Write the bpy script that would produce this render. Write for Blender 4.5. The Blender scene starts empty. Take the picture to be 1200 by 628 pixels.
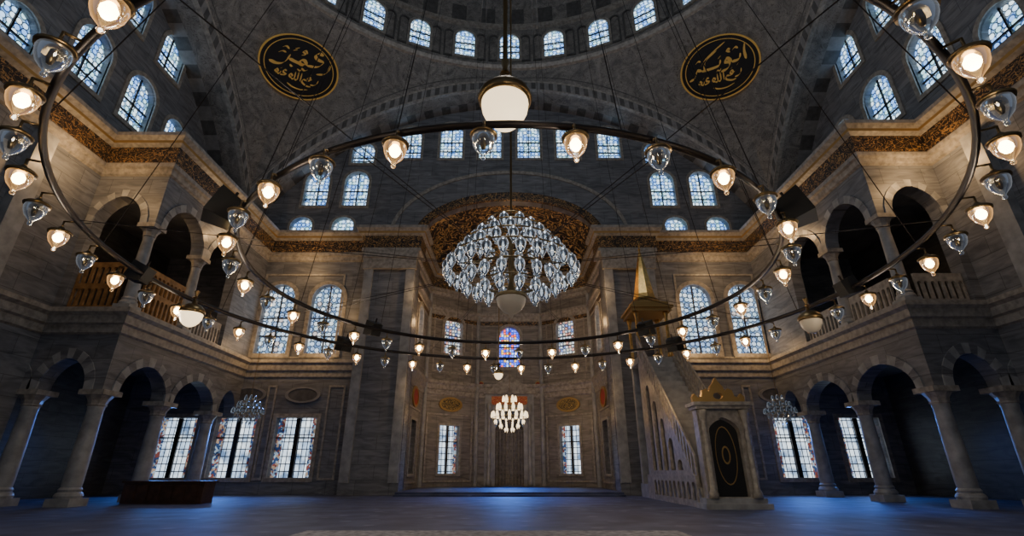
import bpy, math, random
from mathutils import Vector, Matrix
from mathutils.geometry import tessellate_polygon
random.seed(3)
H=0.96
col=bpy.context.scene.collection
# ------------------------------------------------------------------ materials
def nt(name):
    m=bpy.data.materials.new(name); m.use_nodes=True
    n=m.node_tree.nodes; l=m.node_tree.links
    b=n.get("Principled BSDF"); return m,n,l,b
def simple(name,c,rough=.5,metal=0,emit=None,es=0,noise=0,nscale=4,bump=0):
    m,n,l,b=nt(name)
    b.inputs['Base Color'].default_value=(*c,1); b.inputs['Roughness'].default_value=rough
    b.inputs['Metallic'].default_value=metal
    if emit: b.inputs['Emission Color'].default_value=(*emit,1); b.inputs['Emission Strength'].default_value=es
    if noise:
        g=n.new('ShaderNodeNewGeometry'); t=n.new('ShaderNodeTexNoise'); t.inputs['Scale'].default_value=nscale
        t.inputs['Detail'].default_value=5
        l.new(g.outputs['Position'],t.inputs['Vector'])
        r=n.new('ShaderNodeValToRGB'); l.new(t.outputs['Fac'],r.inputs['Fac'])
        r.color_ramp.elements[0].position=.3; r.color_ramp.elements[1].position=.7
        r.color_ramp.elements[0].color=(*[v*(1-noise) for v in c],1); r.color_ramp.elements[1].color=(*[min(1,v*(1+noise)) for v in c],1)
        l.new(r.outputs['Color'],b.inputs['Base Color'])
        if bump:
            bp=n.new('ShaderNodeBump'); bp.inputs['Strength'].default_value=bump
            l.new(t.outputs['Fac'],bp.inputs['Height']); l.new(bp.outputs['Normal'],b.inputs['Normal'])
    return m
def mth(n,l,op,a,b=None):
    x=n.new('ShaderNodeMath'); x.operation=op
    for i,v in enumerate((a,b)):
        if v is None: continue
        if isinstance(v,(int,float)): x.inputs[i].default_value=v
        else: l.new(v,x.inputs[i])
    return x.outputs[0]
def wallcoord(n,l):
    g=n.new('ShaderNodeNewGeometry'); p=n.new('ShaderNodeSeparateXYZ'); q=n.new('ShaderNodeSeparateXYZ')
    l.new(g.outputs['Position'],p.inputs[0]); l.new(g.outputs['True Normal'],q.inputs[0])
    u=mth(n,l,'SUBTRACT',mth(n,l,'MULTIPLY',p.outputs[1],q.outputs[0]),mth(n,l,'MULTIPLY',p.outputs[0],q.outputs[1]))
    c=n.new('ShaderNodeCombineXYZ'); l.new(u,c.inputs[0]); l.new(p.outputs[2],c.inputs[1])
    return c.outputs[0],g
def masonry(name,c1,c2,mort,bw=1.1,bh=.45,rough=.45):
    m,n,l,b=nt(name); uv,g=wallcoord(n,l)
    br=n.new('ShaderNodeTexBrick'); l.new(uv,br.inputs['Vector'])
    br.inputs['Scale'].default_value=1; br.inputs['Brick Width'].default_value=bw; br.inputs['Row Height'].default_value=bh
    br.inputs['Mortar Size'].default_value=.010; br.inputs['Mortar Smooth'].default_value=.4
    br.inputs['Color1'].default_value=(*c1,1); br.inputs['Color2'].default_value=(*c2,1); br.inputs['Mortar'].default_value=(*mort,1)
    w=n.new('ShaderNodeTexNoise'); w.inputs['Scale'].default_value=1.1; w.inputs['Detail'].default_value=7; w.inputs['Distortion'].default_value=1.5
    mp=n.new('ShaderNodeMapping'); mp.inputs['Scale'].default_value=(.7,.7,3.5); l.new(g.outputs['Position'],mp.inputs[0]); l.new(mp.outputs[0],w.inputs['Vector'])
    r=n.new('ShaderNodeValToRGB'); l.new(w.outputs['Fac'],r.inputs['Fac'])
    r.color_ramp.elements[0].position=.3; r.color_ramp.elements[1].position=.72
    r.color_ramp.elements[0].color=(.5,.5,.52,1); r.color_ramp.elements[1].color=(1.2,1.18,1.15,1)
    mx=n.new('ShaderNodeMix'); mx.data_type='RGBA'; mx.blend_type='MULTIPLY'; mx.inputs[0].default_value=1
    l.new(br.outputs['Color'],mx.inputs[6]); l.new(r.outputs['Color'],mx.inputs[7]); l.new(mx.outputs[2],b.inputs['Base Color'])
    b.inputs['Roughness'].default_value=rough
    bp=n.new('ShaderNodeBump'); bp.inputs['Strength'].default_value=.25; bp.inputs['Distance'].default_value=.02
    l.new(br.outputs['Fac'],bp.inputs['Height']); bp.invert=True; l.new(bp.outputs['Normal'],b.inputs['Normal'])
    return m
M={}
M['wall']=masonry('marble_wall',(.255,.268,.29),(.205,.215,.235),(.10,.105,.11),1.5,.62)
M['apse']=masonry('apse_marble',(.33,.315,.29),(.27,.255,.235),(.13,.12,.11),.9,.8)
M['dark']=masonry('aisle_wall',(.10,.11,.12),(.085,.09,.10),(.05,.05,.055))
M['stone']=simple('pale_marble',(.35,.36,.365),.4,noise=.28,nscale=3)
M['trim']=simple('carved_marble_trim',(.36,.335,.295),.4,noise=.35,nscale=6,bump=.2)
M['vl']=simple('voussoir_light',(.27,.268,.262),.5,noise=.2)
M['vd']=simple('voussoir_dark',(.11,.108,.105),.5,noise=.3)
M['gold']=simple('gilt_brass',(.62,.40,.14),.3,1,noise=.25,nscale=9)
M['brass']=simple('aged_brass',(.30,.21,.10),.35,1)
M['iron']=simple('dark_bronze',(.05,.042,.038),.4,.8)
M['black']=simple('matt_black_plastic',(.012,.012,.012),.5)
M['grille']=simple('speaker_grille',(.03,.03,.03),.7,noise=.5,nscale=60)
M['wood']=simple('dark_walnut',(.06,.03,.018),.4,noise=.4,nscale=5)
M['loge']=simple('gilded_wood_lattice',(.34,.19,.07),.45,.3,noise=.4,nscale=5)
M['red']=simple('red_enamel',(.40,.035,.02),.4,noise=.3)
M['disc']=simple('black_lacquer',(.012,.012,.014),.6)
M['goldleaf']=simple('gold_leaf',(.75,.48,.14),.35,.6,emit=(.7,.42,.1),es=.12)  # slight emission put into the gold so the leaf looks bright
M['gilt']=simple('dull_gilt',(.45,.29,.10),.45,.5)
# painted ceiling
def ceiling_mat():
    m,n,l,b=nt('painted_ceiling'); g=n.new('ShaderNodeNewGeometry')
    v=n.new('ShaderNodeTexNoise'); v.inputs['Scale'].default_value=.9; v.inputs['Detail'].default_value=9; v.inputs['Distortion'].default_value=3
    l.new(g.outputs['Position'],v.inputs['Vector'])
    r=n.new('ShaderNodeValToRGB'); l.new(v.outputs['Fac'],r.inputs['Fac']); e=r.color_ramp.elements
    e[0].position=.32; e[0].color=(.17,.165,.16,1); e[1].position=.68; e[1].color=(.36,.34,.31,1)
    w=n.new('ShaderNodeTexNoise'); w.inputs['Scale'].default_value=1.5; w.inputs['Detail'].default_value=1; w.inputs['Distortion'].default_value=2.6
    l.new(g.outputs['Position'],w.inputs['Vector'])
    a=mth(n,l,'PINGPONG',mth(n,l,'MULTIPLY',w.outputs['Fac'],7.0),.5)
    r2=n.new('ShaderNodeValToRGB'); l.new(a,r2.inputs['Fac']); r2.color_ramp.elements[0].position=.07; r2.color_ramp.elements[0].color=(.45,.43,.40,1); r2.color_ramp.elements[1].position=.13; r2.color_ramp.elements[1].color=(1,1,1,1)
    mx=n.new('ShaderNodeMix'); mx.data_type='RGBA'; mx.blend_type='MULTIPLY'; mx.inputs[0].default_value=.75
    l.new(r.outputs['Color'],mx.inputs[6]); l.new(r2.outputs['Color'],mx.inputs[7]); l.new(mx.outputs[2],b.inputs['Base Color'])
    b.inputs['Roughness'].default_value=.7
    return m
M['ceil']=ceiling_mat()
# gold inscription on dark
def script_mat(name,bg,fg,sc=5,stretch=1.4,th=.5,em=.12):
    m,n,l,b=nt(name); g=n.new('ShaderNodeNewGeometry')
    mp=n.new('ShaderNodeMapping'); mp.inputs['Scale'].default_value=(1,1,stretch); l.new(g.outputs['Position'],mp.inputs[0])
    v=n.new('ShaderNodeTexNoise'); v.inputs['Scale'].default_value=sc; v.inputs['Detail'].default_value=1.5; v.inputs['Distortion'].default_value=2.2
    l.new(mp.outputs[0],v.inputs['Vector'])
    a=mth(n,l,'ABSOLUTE',mth(n,l,'SUBTRACT',v.outputs['Fac'],th))
    r=n.new('ShaderNodeValToRGB'); l.new(a,r.inputs['Fac']); e=r.color_ramp.elements
    e[0].position=.025; e[0].color=(*fg,1); e[1].position=.04; e[1].color=(*bg,1)
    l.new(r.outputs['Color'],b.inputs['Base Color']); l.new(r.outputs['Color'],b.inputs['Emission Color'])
    b.inputs['Emission Strength'].default_value=em; b.inputs['Roughness'].default_value=.45  # weak glow put into the gilt pattern to brighten it
    return m
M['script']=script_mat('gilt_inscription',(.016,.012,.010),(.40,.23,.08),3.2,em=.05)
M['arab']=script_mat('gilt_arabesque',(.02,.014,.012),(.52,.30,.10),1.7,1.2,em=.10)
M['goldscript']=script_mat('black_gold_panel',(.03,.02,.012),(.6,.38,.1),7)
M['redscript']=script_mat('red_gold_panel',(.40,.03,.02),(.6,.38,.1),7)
# glass panes
def pane_mat(name,strength,scale=5,tint=(.45,.70,1.0),colored=0,rand=.35):
    m,n,l,b=nt(name); n.remove(b); out=n.get('Material Output'); uv,g=wallcoord(n,l)
    v=n.new('ShaderNodeTexVoronoi'); v.voronoi_dimensions='2D'; v.inputs['Scale'].default_value=scale; v.inputs['Randomness'].default_value=rand
    l.new(uv,v.inputs['Vector'])
    r=n.new('ShaderNodeValToRGB'); l.new(v.outputs['Distance'],r.inputs['Fac']); e=r.color_ramp.elements
    e[0].position=.34; e[0].color=(1,1,1,1); e[1].position=.44; e[1].color=(.02,.025,.035,1)
    k=e.new(.52); k.color=(.02,.025,.035,1); k=e.new(.56); k.color=(.3,.38,.5,1)
    hs=n.new('ShaderNodeSeparateColor'); l.new(v.outputs['Color'],hs.inputs[0])
    r2=n.new('ShaderNodeValToRGB'); r2.color_ramp.interpolation='CONSTANT'; l.new(hs.outputs[0],r2.inputs['Fac']); e=r2.color_ramp.elements
    pal=[(0,tint),(.28,(.72,.90,1)),(.55,(.20,.42,.90)),(.8,(.42,.70,.78))]
    if colored==1: pal=[(0,(.9,.95,1)),(.3,(.9,.45,.35)),(.5,(.85,.93,1)),(.7,(.3,.4,.8)),(.85,(.9,.85,.7))]
    if colored==2: pal=[(0,(.04,.10,.9)),(.3,(.9,.12,.06)),(.45,(.15,.2,1)),(.7,(.4,.65,1)),(.85,(.9,.5,.08))]
    if colored==3: pal=[(0,(.65,.82,1)),(.30,(.85,.95,1)),(.55,(.35,.50,.75)),(.72,(.65,.58,.55)),(.8,(.5,.68,.82))]
    e[0].color=(*pal[0][1],1); e[1].position=pal[1][0]; e[1].color=(*pal[1][1],1)
    for p,c in pal[2:]:
        k=e.new(p); k.color=(*c,1)
    mx=n.new('ShaderNodeMix'); mx.data_type='RGBA'; mx.blend_type='MULTIPLY'; mx.inputs[0].default_value=1
    l.new(r.outputs['Color'],mx.inputs[6]); l.new(r2.outputs['Color'],mx.inputs[7])
    em=n.new('ShaderNodeEmission'); em.inputs['Strength'].default_value=strength; l.new(mx.outputs[2],em.inputs[0]); l.new(em.outputs[0],out.inputs[0])
    return m
def grid_mat(name,strength):
    m,n,l,b=nt(name); n.remove(b); out=n.get('Material Output'); uv,g=wallcoord(n,l)
    br=n.new('ShaderNodeTexBrick'); l.new(uv,br.inputs['Vector']); br.offset=0
    br.inputs['Scale'].default_value=1; br.inputs['Brick Width'].default_value=.22; br.inputs['Row Height'].default_value=.32; br.inputs['Mortar Size'].default_value=.022
    br.inputs['Color1'].default_value=(.85,.95,1,1); br.inputs['Color2'].default_value=(.42,.58,.78,1); br.inputs['Mortar'].default_value=(.02,.02,.03,1)
    tc=n.new('ShaderNodeTexCoord'); s=n.new('ShaderNodeSeparateXYZ'); l.new(tc.outputs['Generated'],s.inputs[0])
    ax=mth(n,l,'ABSOLUTE',mth(n,l,'SUBTRACT',s.outputs[0],.5)); 
    ed=mth(n,l,'GREATER_THAN',ax,.34)
    v=n.new('ShaderNodeTexVoronoi'); v.voronoi_dimensions='2D'; v.inputs['Scale'].default_value=11; l.new(uv,v.inputs['Vector'])
    r2=n.new('ShaderNodeValToRGB'); r2.color_ramp.interpolation='CONSTANT'; hs=n.new('ShaderNodeSeparateColor'); l.new(v.outputs['Color'],hs.inputs[0]); l.new(hs.outputs[0],r2.inputs['Fac'])
    e=r2.color_ramp.elements; e[0].color=(.22,.28,.34,1); e[1].position=.25; e[1].color=(.12,.035,.03,1)
    k=e.new(.5); k.color=(.24,.17,.12,1); k=e.new(.7); k.color=(.02,.04,.10,1)
    mx=n.new('ShaderNodeMix'); mx.data_type='RGBA'; l.new(ed,mx.inputs[0]); l.new(br.outputs['Color'],mx.inputs[6]); l.new(r2.outputs['Color'],mx.inputs[7])
    ns=n.new('ShaderNodeTexNoise'); ns.inputs['Scale'].default_value=1.6; ns.inputs['Detail'].default_value=3; l.new(uv,ns.inputs['Vector'])
    r3=n.new('ShaderNodeValToRGB'); l.new(ns.outputs['Fac'],r3.inputs['Fac']); r3.color_ramp.elements[0].position=.35; r3.color_ramp.elements[0].color=(.22,.28,.38,1); r3.color_ramp.elements[1].position=.55; r3.color_ramp.elements[1].color=(1,1,1,1)
    m2=n.new('ShaderNodeMix'); m2.data_type='RGBA'; m2.blend_type='MULTIPLY'; m2.inputs[0].default_value=1; l.new(mx.outputs[2],m2.inputs[6]); l.new(r3.outputs['Color'],m2.inputs[7])
    em=n.new('ShaderNodeEmission'); em.inputs['Strength'].default_value=strength; l.new(m2.outputs[2],em.inputs[0]); l.new(em.outputs[0],out.inputs[0])
    return m
M['p_dome']=pane_mat('dome_window_glass',3.0,4.2)
M['p_up']=pane_mat('tracery_window_glass',2.5,4.4)
M['p_mid']=pane_mat('leaded_window_glass',1.6,3.8,colored=3)
M['p_st']=pane_mat('stained_window_glass',3.0,6,colored=2)
M['p_ap']=pane_mat('apse_window_glass',1.3,5,colored=1)
M['p_low']=grid_mat('casement_glass',2.0)
M['p_dark']=simple('dark_shuttered_glass',(.02,.025,.03),.15,emit=(.3,.45,.7),es=.04)  # faint blue emission put in for the reflection on the pane
# lamp glass
def glass_mat(name,warm):
    m,n,l,b=nt(name); n.remove(b); out=n.get('Material Output')
    t=n.new('ShaderNodeBsdfTransparent'); g=n.new('ShaderNodeBsdfGlossy'); g.inputs['Roughness'].default_value=.08
    g.inputs['Color'].default_value=(.9,.95,1,1)
    f=n.new('ShaderNodeFresnel'); f.inputs[0].default_value=1.6
    fm=mth(n,l,'ADD',mth(n,l,'MULTIPLY',f.outputs[0],1.2),.10 if warm<2 else .3)
    t.inputs['Color'].default_value=(.8,.85,.88,1) if warm<2 else (.38,.42,.45,1)
    mx=n.new('ShaderNodeMixShader'); l.new(fm,mx.inputs[0]); l.new(t.outputs[0],mx.inputs[1]); l.new(g.outputs[0],mx.inputs[2])
    em=n.new('ShaderNodeEmission'); em.inputs[0].default_value=(1,.50,.16,1) if warm==1 else (.80,.88,1,1)
    lw=n.new('ShaderNodeLayerWeight'); lw.inputs[0].default_value=.35
    l.new(mth(n,l,'MULTIPLY',mth(n,l,'POWER',lw.outputs['Facing'],1.0 if warm<2 else 3.0),(.22,1.5,1.1)[warm]),em.inputs['Strength'])  # edge emission paints glints into the glass; lit cups glow warm
    ad=n.new('ShaderNodeAddShader'); l.new(mx.outputs[0],ad.inputs[0]); l.new(em.outputs[0],ad.inputs[1]); l.new(ad.outputs[0],out.inputs[0])
    return m
M['glass']=glass_mat('clear_lamp_glass',0); M['glasslit']=glass_mat('warm_lamp_glass',1)
M['crystal']=glass_mat('crystal_glass',2)
M['bulb']=simple('lit_bulb',(1,.9,.7),.5,emit=(1,.62,.26),es=42)
M['globe']=simple('opal_globe_lit',(1,.95,.85),.4,emit=(1,.76,.44),es=2.2)
M['globeoff']=simple('opal_globe_unlit',(.75,.68,.55),.4)
def carpet():
    m,n,l,b=nt('blue_grey_carpet'); g=n.new('ShaderNodeNewGeometry')
    w=n.new('ShaderNodeTexNoise'); w.inputs['Scale'].default_value=1.2; w.inputs['Detail'].default_value=8; l.new(g.outputs['Position'],w.inputs['Vector'])
    r=n.new('ShaderNodeValToRGB'); l.new(w.outputs['Fac'],r.inputs['Fac']); e=r.color_ramp.elements
    e[0].position=.35; e[0].color=(.045,.06,.12,1); e[1].position=.65; e[1].color=(.10,.125,.22,1)
    v=n.new('ShaderNodeTexVoronoi'); v.inputs['Scale'].default_value=1.6; l.new(g.outputs['Position'],v.inputs['Vector'])
    r2=n.new('ShaderNodeValToRGB'); l.new(v.outputs['Distance'],r2.inputs['Fac']); r2.color_ramp.elements[0].position=.15; r2.color_ramp.elements[0].color=(1.9,1.7,1.5,1); r2.color_ramp.elements[1].position=.25; r2.color_ramp.elements[1].color=(.9,.9,.95,1)
    mx=n.new('ShaderNodeMix'); mx.data_type='RGBA'; mx.blend_type='MULTIPLY'; mx.inputs[0].default_value=.8
    l.new(r.outputs['Color'],mx.inputs[6]); l.new(r2.outputs['Color'],mx.inputs[7]); l.new(mx.outputs[2],b.inputs['Base Color'])
    b.inputs['Roughness'].default_value=.6
    return m
M['carpet']=carpet()
M['rug']=simple('pale_patterned_rug',(.34,.34,.36),.9,noise=.5,nscale=9)
# ------------------------------------------------------------------ helpers
def mkobj(name,me,parent=None,label=None,cat=None,kind=None,group=None,loc=None):
    o=bpy.data.objects.new(name,me); col.objects.link(o)
    if parent is not None: o.parent=parent
    if loc is not None: o.location=loc
    if label: o['label']=label
    if cat: o['category']=cat
    if kind: o['kind']=kind
    if group: o['group']=group
    return o
def mesh(name,vs,fs,mats,mi=None,smooth=False):
    me=bpy.data.meshes.new(name); me.from_pydata([tuple(v) for v in vs],[],fs); me.update()
    for m in (mats if isinstance(mats,list) else [mats]): me.materials.append(m)
    if mi: me.polygons.foreach_set('material_index',mi)
    if smooth: me.polygons.foreach_set('use_smooth',[True]*len(me.polygons))
    return me
class Fr:
    def __init__(s,o,n):
        s.o=Vector(o); s.n=Vector(n).normalized(); z=Vector((0,0,1)); s.u=z.cross(s.n).normalized(); s.v=s.n.cross(s.u)
    def p(s,x,y,z=0): return s.o+s.u*x+s.v*y+s.n*z
    def spin(s,deg):
        c,q=math.cos(math.radians(deg)),math.sin(math.radians(deg)); u=s.u*c+s.v*q; s.v=s.v*c-s.u*q; s.u=u
def plate_geo(fr,outer,holes,t,z=0):
    loops=[outer]+list(holes)
    tris=tessellate_polygon([[Vector((a,b,0)) for a,b in lp] for lp in loops])
    fl=[p for lp in loops for p in lp]; N=len(fl)
    vs=[fr.p(a,b,z) for a,b in fl]+[fr.p(a,b,z-t) for a,b in fl]; fs=[]
    for tr in tris:
        a,b,c=tr; A,B,C=fl[a],fl[b],fl[c]
        cr=(B[0]-A[0])*(C[1]-A[1])-(B[1]-A[1])*(C[0]-A[0])
        if abs(cr)<1e-10: continue
        if cr<0: b,c=c,b
        fs.append((a,b,c)); fs.append((c+N,b+N,a+N))
    off=0
    for k,lp in enumerate(loops):
        L=len(lp); ar=sum(lp[i][0]*lp[(i+1)%L][1]-lp[(i+1)%L][0]*lp[i][1] for i in range(L))
        fwd=(ar>0)==(k==0)
        for i in range(L):
            a=off+i; b=off+(i+1)%L
            fs.append((a,a+N,b+N,b) if fwd else (b,b+N,a+N,a))
        off+=L
    return vs,fs
def join(parts):
    V=[];F=[];I=[]
    for p in parts:
        vs,fs=p[0],p[1]; mi=p[2] if len(p)>2 else 0
        o=len(V); V+=list(vs); F+=[tuple(i+o for i in f) for f in fs]; I+= (mi if isinstance(mi,list) else [mi]*len(fs))
    return V,F,I
def plate(name,fr,outer,holes,t,mat,z=0,**k):
    vs,fs=plate_geo(fr,outer,holes,t,z)
    return mkobj(name,mesh(name,vs,fs,mat),**k)
def box_geo(x0,x1,y0,y1,z0,z1):
    v=[Vector((x,y,z)) for z in (z0,z1) for y in (y0,y1) for x in (x0,x1)]
    return v,[(0,2,3,1),(4,5,7,6),(0,1,5,4),(2,6,7,3),(0,4,6,2),(1,3,7,5)]
def rect(a,b,c,d): return [(a,c),(b,c),(b,d),(a,d)]
def archpoly(x,z0,w,h,rise,n=12,pt=0):
    if rise<=0: return rect(x-w/2,x+w/2,z0,z0+h)
    p=[(x-w/2,z0),(x+w/2,z0)]
    for i in range(n+1):
        a=math.pi*i/n; p.append((x+w/2*math.cos(a),z0+h-rise+rise*math.sin(a)*(1+pt*(1-abs(math.cos(a))))/(1+pt)))
    return p
def lathe_geo(prof,n=24,c=(0,0,0),a0=0,a1=2*math.pi,flip=False):
    full=abs(a1-a0-2*math.pi)<1e-6; cols=n if full else n+1
    vs=[];fs=[]
    for i in range(cols):
        a=a0+(a1-a0)*i/n
        for r,z in prof: vs.append(Vector((c[0]+r*math.cos(a),c[1]+r*math.sin(a),c[2]+z)))
    m=len(prof)
    for i in range(n):
        j=(i+1)%cols
        for k in range(m-1):
            f=(i*m+k,j*m+k,j*m+k+1,i*m+k+1); fs.append(f[::-1] if flip else f)
    return vs,fs
def tube_geo(p,q,r,n=6,r2=None):
    p=Vector(p);q=Vector(q);d=(q-p).normalized(); a=d.orthogonal().normalized(); b=d.cross(a); r2=r if r2 is None else r2
    vs=[];fs=[]
    for i in range(n):
        t=2*math.pi*i/n; e=a*math.cos(t)+b*math.sin(t); vs+= [p+e*r,q+e*r2]
    for i in range(n):
        j=(i+1)%n; fs.append((2*i,2*j,2*j+1,2*i+1))
    fs.append(tuple(2*i for i in range(n))[::-1]); fs.append(tuple(2*i+1 for i in range(n)))
    return vs,fs
def J(name,parts,mats,smooth=False,**k):
    V,F,I=join(parts); return mkobj(name,mesh(name,V,F,mats,I,smooth),**k)
def empty(name,loc,label,cat,group=None):
    o=bpy.data.objects.new(name,None); col.objects.link(o); o.location=loc; o.empty_display_size=.2
    o['label']=label; o['category']=cat
    if group: o['group']=group
    return o
def sweep(name,path,prof,mats,mi,**k):
    n=len(path); P=[Vector(p) for p in path]; off=[]
    for i in range(n):
        ns=[]
        if i>0: d=(P[i]-P[i-1]).normalized(); ns.append(Vector((d.y,-d.x)))
        if i<n-1: d=(P[i+1]-P[i]).normalized(); ns.append(Vector((d.y,-d.x)))
        off.append(ns[0] if len(ns)==1 else (ns[0]+ns[1])/(1+ns[0].dot(ns[1])))
    vs=[];fs=[];I=[]; m=len(prof)
    for i in range(n):
        for o,z in prof: q=P[i]+off[i]*o; vs.append((q.x,q.y,z))
    for i in range(n-1):
        for j in range(m-1):
            fs.append((i*m+j,i*m+j+1,(i+1)*m+j+1,(i+1)*m+j)); I.append(mi[j])
    return mkobj(name,mesh(name,vs,fs,mats,I),kind='structure',**k)
wn=[0]; tn=[0]
def tname(): tn[0]+=1; return 'trim_%d'%tn[0]
def window(fr,x,z0,w,h,rise,gm,fw=.13,depth=.3,proud=.06,fm='trim',mull=0,bars=0,label=None):
    wn[0]+=1
    hole=archpoly(x,z0,w,h,rise)
    big=archpoly(x,z0-fw,w+2*fw,h+2*fw,rise+fw*.6 if rise>0 else 0)
    e=plate('window_%d'%wn[0],fr,big,[hole],.12,M[fm],z=proud,kind='structure',label=label or 'arched leaded glass window with carved stone surround')
    plate('glass_pane',fr,archpoly(x,z0,w,h,rise),[],.02,M[gm],z=-depth,parent=e)
    parts=[]
    if mull:
        parts.append(plate_geo(fr,rect(x-mull,x+mull,z0,z0+h-.01),[],.1,-depth+.12))
    if mull or bars:
        zt=z0+(h-rise)*.66
        parts.append(plate_geo(fr,rect(x-w/2,x+w/2,zt-.03,zt+.03),[],.06,-depth+.1))
        if bars: 
            zz=z0+(h-rise)*.33
            parts.append(plate_geo(fr,rect(x-w/2,x+w/2,zz-.025,zz+.025),[],.06,-depth+.1))
            if w>1.25: parts.append(plate_geo(fr,rect(x-.03,x+.03,z0,z0+h-.02),[],.06,-depth+.11))
    if parts: J('mullion',parts,[M['iron']],parent=e)
    return hole
class FrTop:
    def __init__(s,z): s.zz=z
    def p(s,x,y,z=0): return Vector((x,y,s.zz+z))
# ------------------------------------------------------------------ floor
J('floor',[box_geo(-18.5,18.5,-6,24,-.2,0),box_geo(-5.4,5.4,24,33,-.2,-.001)],[M['carpet']],kind='structure')
J('apse_platform',[plate_geo(FrTop(.16),[(-4.8,22.4),(4.8,22.4),(4.8,24.5),(4.95,28.9),(2.0,30.9),(-2.0,30.9),(-4.95,28.9),(-4.8,24.5)],[],.16),box_geo(-4.8,4.8,22.1,22.4,0,.07)],[M['carpet']],label='low carpeted step in front of the prayer niche',cat='platform')
J('rug',[box_geo(-3.5,2.9,8.0,9.5,0.002,.02)],[M['rug']],label='pale patterned rug lying on the blue carpet',cat='rug')
# ------------------------------------------------------------------ back wall
WT=.5
fb=Fr((0,23.9,0),(0,-1,0)); holes=[]
for x in (-15.6,-12.8,-10.0,10.0,13.3,16.4):
    holes.append(window(fb,x,.7,1.9,2.6,0,'p_low',mull=.1,fw=.18,proud=.08,label='rectangular casement window with coloured glass borders'))
for x in (-11.9,-9.4,9.6,12.1):
    holes.append(window(fb,x,6.35,1.6,3.65,.8,'p_mid',fm='trim',bars=3,fw=.2,proud=.1))
for x in (-8.6,-5.9,-3.45,-1.15,1.15,3.45,5.9,8.6):
    hh=2.5 if abs(x)<5 else (2.2 if abs(x)<8 else 1.4)
    holes.append(window(fb,x,17.95 if abs(x)<8 else 17.6,1.3,hh,.6,'p_up',bars=2,fw=.16))
for x in (-11.0,-8.75,8.75,11.0):
    holes.append(window(fb,x,14.75,1.35,2.25,.65,'p_up',bars=2,fw=.16))
for x in (-11.5,-9.2,9.2,11.5):
    holes.append(window(fb,x,13.05,1.2,.95,.5,'p_up'))
SP=12.76
def earc(hw,rise,z,n=28,a0=0,a1=math.pi): return [(-hw*math.cos(a0+(a1-a0)*i/n),z+rise*math.sin(a0+(a1-a0)*i/n)) for i in range(n+1)]
outer=[(-18.2,0),(-4.85,0)]+earc(4.85,2.3,SP)+[(4.85,0),(18.2,0),(18.2,23),(-18.2,23)]
plate('wall_back',fb,outer,holes,WT,M['wall'],kind='structure')
# apse archivolt
plate(tname(),fb,earc(6.4,4.0,SP)+earc(5.2,2.75,SP)[::-1],[],.2,M['wall'],z=.14,kind='structure')
plate(tname(),fb,earc(5.2,2.75,SP)+earc(4.8,2.28,SP)[::-1],[],.2,M['script'],z=.22,kind='structure')
plate(tname(),fb,earc(6.6,4.2,SP)+earc(6.4,4.0,SP)[::-1],[],.2,M['trim'],z=.2,kind='structure')
# piers
for s in (-1,1):
    a,b=sorted((s*4.85,s*7.5))
    J('wall_pier',[box_geo(a,b,23.3,23.9,0,11.7),box_geo(a-.0,b+.0,23.22,23.3,.0,.5)],[M['wall']],kind='structure')
    for k,xx in enumerate((a+.25,b-.25)):
        J(tname(),[box_geo(xx-.22,xx+.22,23.14,23.3,.5,11.2)],[M['stone']],kind='structure')
    J(tname(),[box_geo(a-.05,b+.05,23.05,23.3,10.6,11.2),box_geo(a-.1,b+.1,22.98,23.3,11.2,11.6)],[M['trim']],kind='structure')
def frame_trim(fr,x0,x1,z0,z1,w=.09,z=.05,m='trim'):
    plate(tname(),fr,rect(x0,x1,z0,z1),[rect(x0+w,x1-w,z0+w,z1-w)],.06,M[m],z=z,kind='structure')
for s in (-1,1):
    for c,hw in ((8.3,.4),(11.4,.22)): 
        frame_trim(fb,s*c-hw,s*c+hw,.6,4.8)
    frame_trim(fb,s*10.75-2.1,s*10.75+2.1,6.1,10.6,.1)
# ------------------------------------------------------------------ apse
AP=[(-4.85,24.3),(-5.1,24.3),(-5.0,29),(-2.05,31),(2.05,31),(5.0,29),(5.1,24.3),(4.85,24.3)]
for i in range(1,6):
    P=Vector(AP[i]);Q=Vector(AP[i+1]); d=(Q-P); L=d.length; d.normalize(); fr=Fr((P.x,P.y,0),(d.y,-d.x,0)); hs=[]
    if i in (2,4):
        hs.append(window(fr,L/2,.85,1.3,2.6,0,'p_low',mull=.06,label='rectangular casement window with coloured glass borders')); hs.append(window(fr,L/2,7.7,1.25,2.4,.6,'p_ap',fw=.2,bars=1))
        frame_trim(fr,.25,L-.25,.4,4.1); frame_trim(fr,.4,L-.4,6.5,10.2)
    if i in (1,5):
        k=L*.5
        hs.append(window(fr,k,.85,1.3,2.6,0,'p_dark',mull=.06,label='dark shuttered window with carved stone surround')); hs.append(window(fr,k,7.2,1.2,2.6,.6,'p_mid',fw=.2,bars=1))
        frame_trim(fr,.9,L-.9,.4,4.1)
    if i==3:
        hs.append(window(fr,L/2,7.1,1.3,2.6,.65,'p_st',fw=.2,bars=1,label='brightly coloured stained glass window')); hs.append(archpoly(L/2,.17,1.7,4.3,.9,pt=.3))
    plate('wall_apse',fr,rect(0,L,0,SP),hs,.4,M['apse'],kind='structure')
    if i<5: J(tname(),[tube_geo((AP[i+1][0]*.985,AP[i+1][1]-.08,.16),(AP[i+1][0]*.985,AP[i+1][1]-.08,11.3),.13,8)],[M['stone']],kind='structure')
for s in (-1,1):
    a,b=sorted((s*4.85,s*5.5)); J('wall_jamb',[box_geo(a,b,24.28,24.4,0,SP)],[M['apse']],kind='structure')
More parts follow.
